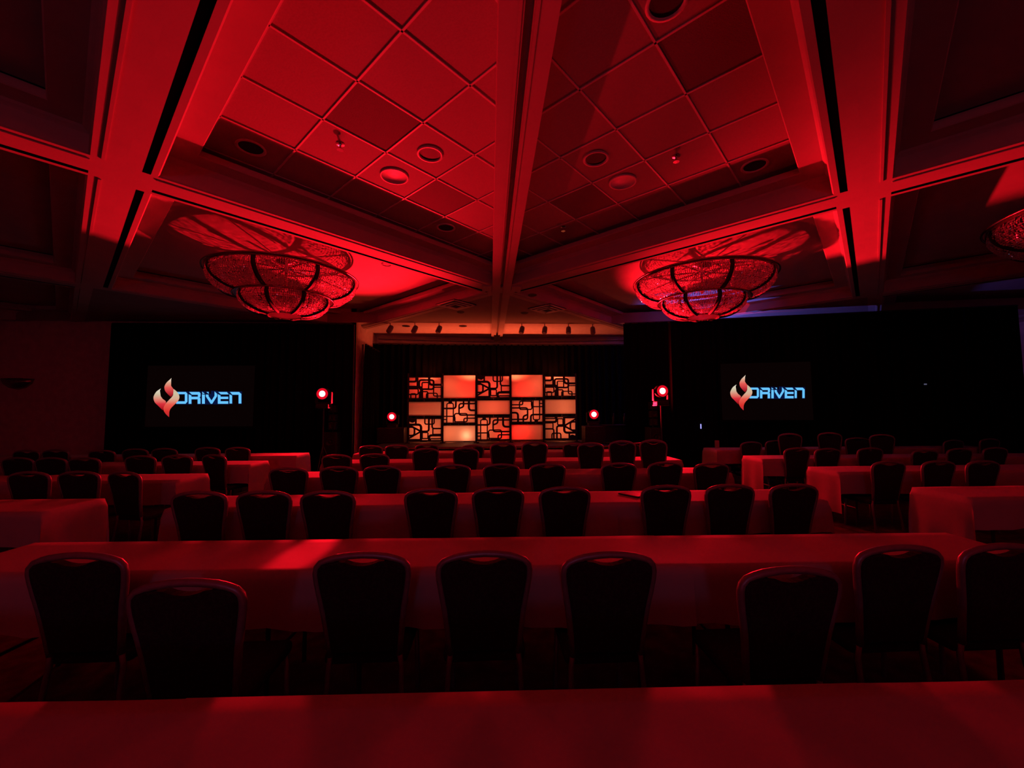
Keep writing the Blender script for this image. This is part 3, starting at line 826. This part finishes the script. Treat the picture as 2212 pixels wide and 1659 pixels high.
LET = [
 ('D', [[(700, 568), (870, 568), (897, 600), (897, 608), (700, 608)], [(850, 608), (897, 608), (897, 740), (850, 740)], [(690, 740), (897, 740), (897, 747), (862, 785), (690, 785)]]),
 ('R', [[(920, 610), (970, 632), (970, 785), (920, 785)], [(928, 568), (1115, 568), (1137, 592), (1137, 618), (980, 618)], [(1090, 618), (1137, 618), (1137, 650), (1112, 675), (1090, 668)], [(970, 655), (1112, 655), (1137, 690), (1137, 702), (970, 702)], [(1085, 702), (1137, 702), (1137, 785), (1085, 785)]]),
 ('I', [[(1165, 612), (1217, 618), (1217, 785), (1165, 785)], [(1168, 562), (1215, 600), (1172, 604)]]),
 ('V', [[(1245, 568), (1287, 568), (1287, 604)], [(1235, 615), (1285, 618), (1285, 645), (1340, 725), (1340, 785), (1325, 785), (1235, 650)], [(1395, 558), (1442, 602), (1442, 645), (1352, 785), (1340, 785), (1340, 725), (1395, 638)]]),
 ('E', [[(1463, 568), (1622, 568), (1657, 612), (1512, 612)], [(1455, 608), (1505, 632), (1505, 785), (1455, 785)], [(1505, 655), (1647, 655), (1647, 697), (1505, 697)], [(1505, 738), (1647, 738), (1647, 785), (1505, 785)]]),
 ('N', [[(1670, 608), (1717, 634), (1717, 780), (1670, 780)], [(1678, 568), (1845, 568), (1887, 605), (1887, 618), (1722, 618)], [(1837, 618), (1887, 618), (1887, 780), (1837, 780)]])]
def make_screen(corners, p0, n, fmap, label):
    """corners in pixels x0,y0,x1,y1 on the plane p0,n; fmap maps logo drawing coordinates to pixels"""
    x0, y0, x1, y1 = corners
    A = onplane(x0, y1, p0, n); B = onplane(x1, y1, p0, n); Ct = onplane(x0, y0, p0, n)
    ex = (B - A); ex.z = 0; ex.normalize(); ez = Vector((0, 0, 1)); ny = ex.cross(ez)  # points towards the audience
    W_ = (B - A).dot(ex); Hh = Ct.z - A.z
    t = thing('projection_screen', label, 'screen', (A.x, A.y, 0), math.atan2(ex.y, ex.x), 'projection screens')
    loc = lambda P: Vector(((P - A).dot(ex), 0, P.z))
    zb = A.z
    bm = new()
    for a, b, c, d in ((-.05, -.05, W_ + .05, 0), (-.05, Hh, W_ + .05, Hh + .05), (-.05, 0, 0, Hh), (W_, 0, W_ + .05, Hh)):
        box(bm, (a, -0.02, zb + b), (c, 0.03, zb + d))
    obj('frame', bm, M_DRAPE, t)
    bm = new(); box(bm, (0, -0.005, zb), (W_, 0.02, zb + Hh)); obj('screen_surface', bm, M_SCREEN, t)
    for s in (0.12, 0.88):
        bm = new(); box(bm, (W_ * s - .02, 0.0, 0.02), (W_ * s + .02, 0.04, zb)); box(bm, (W_ * s - .03, -0.35, 0), (W_ * s + .03, 0.1, 0.03)); obj('leg', bm, M_DRAPE, t)
    def put(pt, y):
        q = loc(onplane(*fmap(*pt), p0, n)); return (q.x, y, q.z)
    for (L_, R_), m in zip(FLAMES, M_FL):
        pts = catmull([(*p, 0) for p in L_], 6)[:-1] + catmull([(*p, 0) for p in [L_[-1]] + R_ + [L_[0]]], 6)[:-1]
        bm = new(); vv = [bm.verts.new(put((p.x, p.y), -0.010 if m is not M_FL[2] else -0.012)) for p in pts]; bm.faces.new(vv)
        bmesh.ops.triangulate(bm, faces=bm.faces[:]); obj('logo_flame', bm, m, t)
    for ch, polys in LET:
        bm = new()
        for pl in polys: bm.faces.new([bm.verts.new(put(p, -0.009)) for p in pl])
        bmesh.ops.triangulate(bm, faces=bm.faces[:]); lo = obj('logo_letter', bm, M_TXT, t)
        bm = new()
        for k, pl in enumerate(polys):
            cx_ = sum(p[0] for p in pl) / len(pl); cy_ = sum(p[1] for p in pl) / len(pl)
            xs = [p[0] for p in pl]; ys = [p[1] for p in pl]
            hp = [(min(xs) - 11, min(ys) - 11), (max(xs) + 11, min(ys) - 11), (max(xs) + 11, max(ys) + 11), (min(xs) - 11, max(ys) + 11)]
            bm.faces.new([bm.verts.new(put(p, -0.0060 - 0.0003 * k)) for p in hp])
        obj('letter_halo', bm, M_HALO, lo)
s_ = 260 / 2212.0
fl = lambda x, y: (300 + x * s_, 780 + y * s_)
def fr_(x, y):
    X, Y = fl(x, y); return (1577 + (X - 332) * 161 / 190.0, 810 + (Y - 816.5) * 76 / 84.0)
pL = (dl0 + dl1) / 2; nL = Vector((-(dl1 - dl0).y, (dl1 - dl0).x, 0)).normalized(); 
make_screen((313, 790, 547, 922), pL - nL * 0.30, nL, fl, 'left dark projection screen showing a flame logo and blue DRIVEN lettering')
nR = Vector((-(dr1 - dr0).y, (dr1 - dr0).x, 0)).normalized()
make_screen((1560, 786, 1757, 907), (dr0 + dr1) / 2 - nR * 0.30, nR, fr_, 'right dark projection screen showing a flame logo and blue DRIVEN lettering')
# glowing boxes stand in for a slit of light and a pale spot
def glow_mark(px, py, p0, n, label, m, w_, h_):
    q = onplane(px, py, p0, n)
    bm = new(); box(bm, (-w_, -0.01, -h_), (w_, 0.01, h_), bev=0.003); o = obj('drape_glow', bm, m); o.location = q; o.rotation_euler = (0, 0, math.atan2(n.y, n.x) - math.pi / 2)
    tag(o, label, 'light mark')
glow_mark(1514, 921, (dr0 + dr1) / 2 - nR * 0.12, nR, 'tiny blue-white slit of light low on the right drape', emit('slit_blue', (0.3, 0.3, 1.0), 1.6), 0.012, 0.06)
glow_mark(1999, 830, (dr0 + dr1) / 2 - nR * 0.12, nR, 'tiny pale spot on the far right drape', emit('spot_pale', (0.3, 0.3, 0.5), 0.25), 0.025, 0.015)

# ------------------------------------------------------------------ things on the left wall
p = ony(38, 826, YW - 0.02)
t = thing('wall_sconce', 'dark bowl shaped wall sconce on the left wall', 'wall lamp', (p.x, YW, p.z - 0.2))
bm = new()
prof = [(0.02, 0.0), (0.22, 0.05), (0.36, 0.16), (0.42, 0.30), (0.40, 0.30)]
rr = []
for r, z in prof: rr.append([bm.verts.new((r * math.cos(a), -r * .5 * math.sin(a), z)) for a in [math.pi * k / 16 for k in range(17)]])
for A, B in zip(rr, rr[1:]):
    for k in range(16): bm.faces.new((A[k], A[k + 1], B[k + 1], B[k]))
obj('bowl', bm, M_BRONZE, t, smooth=True)
bm = new(); box(bm, (-0.12, -0.03, 0.05), (0.12, 0.0, 0.32), bev=0.01); obj('back_plate', bm, M_BRONZE, t)
p = ony(103, 915, YW - 0.02)
t = thing('wall_switch', 'small pale switch plate on the left wall above the chairs', 'switch', (p.x, YW, p.z))
bm = new(); box(bm, (-0.06, -0.012, -0.07), (0.06, 0.0, 0.07), bev=0.004); obj('plate', bm, M_WHITE, t)
bm = new(); box(bm, (-0.015, -0.02, -0.03), (0.015, -0.012, 0.03), bev=0.003); obj('rocker', bm, M_WHITE, t)

# ------------------------------------------------------------------ tables and cloths
TOP = 0.745
TD = 0.56
def cloth_mesh(L, d, e0, e1, drop=0.30, seed=0):
    """L along x, d along y; e0, e1 length of the flap at either end (0: butts on the next table)"""
    rnd = random.Random(seed); ph = [rnd.uniform(0, 6.28) for _ in range(6)]
    def axis(lo, hi, a, b, n):
        out = [lo - a + a * k / 8 for k in range(8)] if a else []
        out += [lo + (hi - lo) * k / n for k in range(n + 1)]
        out += [hi + b * (k + 1) / 8 for k in range(8)] if b else []
        return out
    xs = axis(-L / 2, L / 2, e0, e1, 26); ys = axis(-d / 2, d / 2, drop, drop, 8)
    verts = []; nx, ny = len(xs), len(ys)
    for y in ys:
        for x in xs:
            exl = max(0, -L / 2 - x); exr = max(0, x - L / 2); ex = exl + exr; sx = -1 if exl else 1
            ey = max(0, abs(y) - d / 2); sy = -1 if y < 0 else 1
            X = max(-L / 2, min(L / 2, x)); Y = max(-d / 2, min(d / 2, y)); z = 0.0
            if ex and ey:
                m_ = math.hypot(ex, ey); z = -min(m_, max(ex, ey) * 1.12)
                X += sx * (0.014 + 0.12 * ey * (ex / (ex + ey))); Y += sy * (0.014 + 0.12 * ex * (ey / (ex + ey)))
            elif ex:
                z = -ex; X += sx * (0.012 + 0.03 * ex + 0.02 * ex * math.sin(Y * 18 + ph[0]))
            elif ey:
                z = -ey; Y += sy * (0.012 + 0.05 * ey + (0.05 * math.sin(X * 9 + ph[1]) + 0.035 * math.sin(X * 23 + ph[2])) * ey)
                z += 0.02 * ey * math.sin(X * 3 + ph[3])
            else:
                z = 0.0012 * math.sin(x * 7 + ph[4]) * math.sin(y * 9 + ph[5])
            verts.append((X, Y, z))
    faces = [(j * nx + i, j * nx + i + 1, (j + 1) * nx + i + 1, (j + 1) * nx + i) for j in range(ny - 1) for i in range(nx - 1)]
    me = bpy.data.meshes.new('tablecloth'); me.from_pydata(verts, [], faces); me.materials.append(M_CLOTH)
    for p_ in me.polygons: p_.use_smooth = True
    return me
tbl_cache = {}
def table_parts(t, L, d):
    key = round(L, 2)
    if key not in tbl_cache:
        bm = new(); box(bm, (-L / 2 + .01, -d / 2 + .01, TOP - 0.035), (L / 2 - .01, d / 2 - .01, TOP - 0.006), bev=0.004)
        me = bpy.data.meshes.new('tabletop'); bm.to_mesh(me); bm.free(); me.materials.append(M_WOOD)
        lg = []
        for sx in (-1, 1):
            bm = new(); x = sx * (L / 2 - 0.25)
            tube(bm, [(x, -d / 2 + .07, 0.0), (x, -d / 2 + .07, TOP - 0.06), (x, d / 2 - .07, TOP - 0.06), (x, d / 2 - .07, 0.0)], 0.014, 6)
            tube(bm, [(x, -d / 2 + .07, 0.25), (x, d / 2 - .07, 0.25)], 0.01, 6)
            m2 = bpy.data.meshes.new('leg_frame'); bm.to_mesh(m2); bm.free(); m2.materials.append(M_DARKMETAL); lg.append(m2)
        tbl_cache[key] = (me, lg)
    me, lg = tbl_cache[key]
    link('tabletop', me, None, t)
    for m2 in lg: link('leg_frame', m2, None, t)
ROWLINE = {}
PLACE3 = ('left', 'middle', 'right')
def table_row(a, b, n, rowname, e0, e1, names, seed):
    """far edge runs from a to b (world points, left to right)"""
    a = Vector((a.x, a.y, 0)); b = Vector((b.x, b.y, 0)); d = (b - a); L = d.length / n; ex = d.normalized(); ey = Vector((-ex.y, ex.x, 0)); ang = math.atan2(ex.y, ex.x)
    ROWLINE[rowname] = (a, ey)
    for k in range(n):
        c = a + ex * L * (k + .5) - ey * TD / 2
        w_ = names[k]
        t = thing('folding_table', f'folding table hidden under the {w_} cloth of {rowname}', 'table', c, ang, 'cloth covered classroom tables')
        table_parts(t, L, TD)
        me = cloth_mesh(L + 0.05, TD, e0 if k == 0 else 0, e1 if k == n - 1 else 0, 0.29, seed + k)
        o = link('tablecloth', me); o.location = (c.x, c.y, TOP + 0.004 + 0.0015 * (k % 2)); o.rotation_euler = (0, 0, ang)
        tag(o, f'red-lit table linen on the {w_} table of {rowname}', 'tablecloth', 'table linens')
def far(px, py): return onz(px, py, TOP + 0.004)
# centre block, nearest first
bL, bR = far(85, 1172), far(2035, 1150.5)
aL, aR = far(0, 1518), far(2212, 1468)
dA = (aR - aL).normalized(); mid = (aL + aR) / 2
table_row(mid - dA * 3.05, mid + dA * 3.05, 3, 'the nearest centre row', .5, .5, PLACE3, 10)
table_row(bL, bR, 3, 'the second centre row', .5, .5, PLACE3, 20)
table_row(far(458, 1071), far(1692, 1056.5), 3, 'the third centre row', .5, .5, PLACE3, 30)
table_row(far(628, 1019.5), far(1530, 1009.5), 3, 'the fourth centre row', .5, .5, PLACE3, 40)
table_row(far(726, 993), far(1440, 986), 3, 'the fifth centre row', .5, .5, PLACE3, 50)
table_row(far(785, 975), far(1378, 969), 3, 'the sixth centre row by the stage', .5, .5, PLACE3, 60)
# side blocks
def side_row(px, py, n, rowname, seed, left):
    c = far(px, py); L = 2.03 * n
    ex = Vector((math.cos(R(-1.0)), math.sin(R(-1.0)), 0))
    names = {1: ('only',), 2: ('outer', 'inner'), 3: ('outer', 'middle', 'inner')}[n]
    if left: table_row(c - ex * L, c, n, rowname, .5, .55, names, seed)
    else: table_row(c, c + ex * L, n, rowname, .55, .5, names[::-1], seed)
side_row(221, 1077, 2, 'the nearest left row', 70, True)
side_row(445, 1023, 2, 'the second left row', 80, True)
side_row(576, 995, 3, 'the third left row', 90, True)
side_row(665, 978, 3, 'the farthest left row', 100, True)
side_row(1975, 1052, 1, 'the nearest right row', 110, False)
side_row(1749, 1008, 2, 'the second right row', 120, False)
side_row(1608, 984, 3, 'the third right row', 130, False)
side_row(1522, 967, 3, 'the farthest right row', 140, False)

# ------------------------------------------------------------------ banquet chairs
CHZ = 0.93
def half_w(z):
    pts = ((0.42, 0.165), (0.55, 0.178), (0.66, 0.192), (0.76, 0.210), (0.83, 0.220), (0.865, 0.216), (0.89, 0.195), (0.907, 0.155))
    if z <= pts[0][0]: return pts[0][1]
    for (a, b), (c, d) in zip(pts, pts[1:]):
        if z <= c: return b + (d - b) * (z - a) / (c - a)
    return pts[-1][1]
def yb(z): return -0.205 - (z - 0.42) * 0.16
def chair_meshes():
    out = {}
    side = [(half_w(z), z) for z in (0.42, 0.5, 0.58, 0.66, 0.74, 0.80, 0.84, 0.868, 0.89, 0.905)]
    topc = [(0.12, 0.916), (0.06, 0.924), (0.0, 0.927), (-0.06, 0.924), (-0.12, 0.916)]
    path = [(-x, z) for x, z in side] + [(-x, z) for x, z in topc] + [(x, z) for x, z in side[::-1]]
    bm = new(); tube(bm, [(x, yb(z), z) for x, z in path], 0.017, 8)
    out['back_frame'] = (bm, M_FRAME, True)
    # padded back with the grip opening under the top rail
    ins = 0.012
    prs = [(half_w(z) - ins, z) for z in (0.44, 0.5, 0.58, 0.66, 0.74, 0.80, 0.84, 0.866)] + [(0.185, 0.886), (0.15, 0.897), (0.11, 0.900), (0.08, 0.896), (0.05, 0.884), (0.02, 0.878), (0.0, 0.877)]
    poly = [(-x, z) for x, z in prs] + [(x, z) for x, z in prs[::-1]][1:]
    bm = new()
    fr_v = [bm.verts.new((x, yb(z) + 0.026, z)) for x, z in poly]
    bk_v = [bm.verts.new((x, yb(z) - 0.016, z)) for x, z in poly]
    inner = [bm.verts.new((x * 0.94, yb(z) - 0.024, 0.44 + (z - 0.44) * 0.97 + 0.006)) for x, z in poly]
    n = len(poly)
    bm.faces.new(fr_v); bm.faces.new(inner[::-1])
    for i in range(n):
        j = (i + 1) % n
        bm.faces.new((fr_v[i], bk_v[i], bk_v[j], fr_v[j])); bm.faces.new((bk_v[i], inner[i], inner[j], bk_v[j]))
    bmesh.ops.triangulate(bm, faces=[f for f in bm.faces if len(f.verts) > 4])
    out['backrest'] = (bm, M_FABRIC, False)
    bm = new(); box(bm, (-0.205, -0.2, 0.365), (0.205, 0.22, 0.43), bev=0.025); out['seat'] = (bm, M_FABRIC, True)
    for k, (sx, sy) in enumerate(((-1, -1), (1, -1), (-1, 1), (1, 1))):
        bm = new()
        if sy < 0: tube(bm, [(sx * 0.165, -0.205, 0.44), (sx * 0.175, -0.2, 0.36), (sx * 0.19, -0.25, 0.0)], 0.0135, 8)
        else: tube(bm, [(sx * 0.18, 0.19, 0.37), (sx * 0.19, 0.205, 0.0)], 0.0135, 8)
        out[f'leg{k}'] = (bm, M_FRAME, True)
    return out
CH = {}
for nme, (bm, m, sm) in chair_meshes().items():
    bmesh.ops.recalc_face_normals(bm, faces=bm.faces)
    me = bpy.data.meshes.new('leg' if nme.startswith('leg') else nme); bm.to_mesh(me); bm.free(); me.materials.append(m)
    if sm:
        for p_ in me.polygons: p_.use_smooth = True
    CH[nme] = me
def chair(px, py, label, group, turn=0.0, D=None, row=None):
    """px, py: top of the back rail in the photograph; the rail is CHZ above the floor"""
    if D is None: q = onz(px, py, CHZ)
    else:
        q = onD(px, py, D)
    if row in ROWLINE:                       # keep the back clear of the cloth
        a, ey = ROWLINE[row]; f0 = (EYE - a).dot(ey); f1 = (q - a).dot(ey); lim = -TD - 0.13
        if f1 > lim: q = EYE + (q - EYE) * ((lim - f0) / (f1 - f0))
    sz = q.z / CHZ
    rz = R(turn)
    off = Matrix.Rotation(rz, 3, 'Z') @ Vector((0, yb(0.92) * (0.9 if D else 1), 0))
    t = thing('banquet_chair', label, 'chair', (q.x - off.x, q.y - off.y, 0), rz, group)
    t.scale = (0.9, 0.9, sz) if D else (1, 1, sz)
    for nme, me in CH.items():
        link('leg' if nme.startswith('leg') else nme, me, None, t)
    return t
NUM = ('first', 'second', 'third', 'fourth', 'fifth', 'sixth', 'seventh', 'eighth', 'ninth', 'tenth')
def chairs(lst, rowname, desc='dark padded banquet chair'):
    for k, c in enumerate(lst):
        kw = c[2] if len(c) > 2 else {}
        kw = dict(kw); d = kw.pop('desc', desc)
        chair(c[0], c[1], f'{d}, {NUM[k]} from left at {rowname}', 'chairs at ' + rowname, row=rowname, **kw)
chairs([(165, 1198), (402, 1256), (782, 1197), (1046, 1194), (1316, 1196), (1708, 1229), (1944, 1181), (2168, 1178)], 'the second centre row')
chairs([(430, 1063), (570, 1062), (708, 1062), (931, 1057), (1076, 1054), (1220, 1053), (1439, 1050), (1577, 1048), (1715, 1047)], 'the third centre row')
chairs([(623, 1011), (732, 1009), (825, 1007), (977, 1004), (1083, 1003), (1183, 1002), (1337, 1001), (1437, 999), (1537, 1001)], 'the fourth centre row')
big = 'tall-looking dark banquet chair with a lit rim'
chairs([(727, 983), (809, 981), (920, 969, dict(D=6.35, turn=12)), (1006, 968, dict(D=6.35, turn=-6)), (1087, 957, dict(D=6.4, desc=big)), (1155, 955, dict(D=6.4, desc=big)),
        (1276, 957, dict(D=6.35, turn=-6, desc=big)), (1344, 953, dict(D=6.35, turn=-14, desc=big)), (1411, 951, dict(D=6.35, turn=-18, desc=big))], 'the fifth centre row')
chairs([(801, 963), (857, 962), (922, 960), (1020, 962), (1240, 958), (1382, 957)], 'the sixth centre row by the stage')
chairs([(62, 1020), (170, 1019), (268, 1020, dict(turn=-14))], 'the second left row')
chairs([(38, 989), (110, 989), (182, 989), (303, 985), (382, 984), (462, 983, dict(turn=-16))], 'the third left row')
chairs([(57, 973), (120, 972), (220, 973), (292, 970), (355, 969), (448, 967), (513, 967)], 'the farthest left row')
chairs([(1920, 997), (2028, 996), (2124, 996)], 'the second right row')
chairs([(1722, 968), (1788, 969), (1880, 968), (1998, 972), (2073, 969), (2150, 967)], 'the third right row')
chairs([(1623, 955), (1676, 952), (1706, 937, dict(D=8.1, turn=-25, desc=big)), (1792, 935, dict(D=8.2, turn=-25, desc=big)), (1853, 946, dict(turn=-20)), (1905, 939, dict(D=8.1, turn=-25, desc=big)), (2060, 951), (2138, 948)], 'the farthest right row')

# ------------------------------------------------------------------ small things on the tables
p = far(1538, 967); q = onD(1538, 951, (p - EYE).dot(cam_rot @ Vector((0, 0, -1))))
bm = new(); box(bm, (-0.035, -0.035, 0), (0.035, 0.035, q.z - p.z), bev=0.008)
o = obj('menu_stand', bm, M_CLOTH); o.location = (p.x + .05, p.y - 0.12, TOP + 0.008); tag(o, 'small upright block on the corner of the farthest right row table', 'menu stand')
p = far(1368, 1070)
bm = new(); box(bm, (-0.09, -0.12, 0), (0.09, 0.12, 0.012), bev=0.004); box(bm, (-0.085, -0.115, 0.012), (0.085, 0.115, 0.014))
o = obj('notebook', bm, M_BLACK); o.location = (p.x, p.y, TOP + 0.008); o.rotation_euler = (0, 0, R(35)); tag(o, 'thin black notebook lying on the third centre row table', 'notebook')
p = far(1012, 972)
bm = new(); rr = lathe(bm, [(0.0, 0), (0.08, 0), (0.11, 0.02), (0.14, 0.05), (0.135, 0.05), (0.1, 0.022), (0.0, 0.012)], 20)
o = obj('serving_bowl', bm, M_WHITE, smooth=True); o.location = (p.x, p.y - 0.2, TOP + 0.008); tag(o, 'shallow white bowl on the sixth centre row table by the stage', 'bowl')
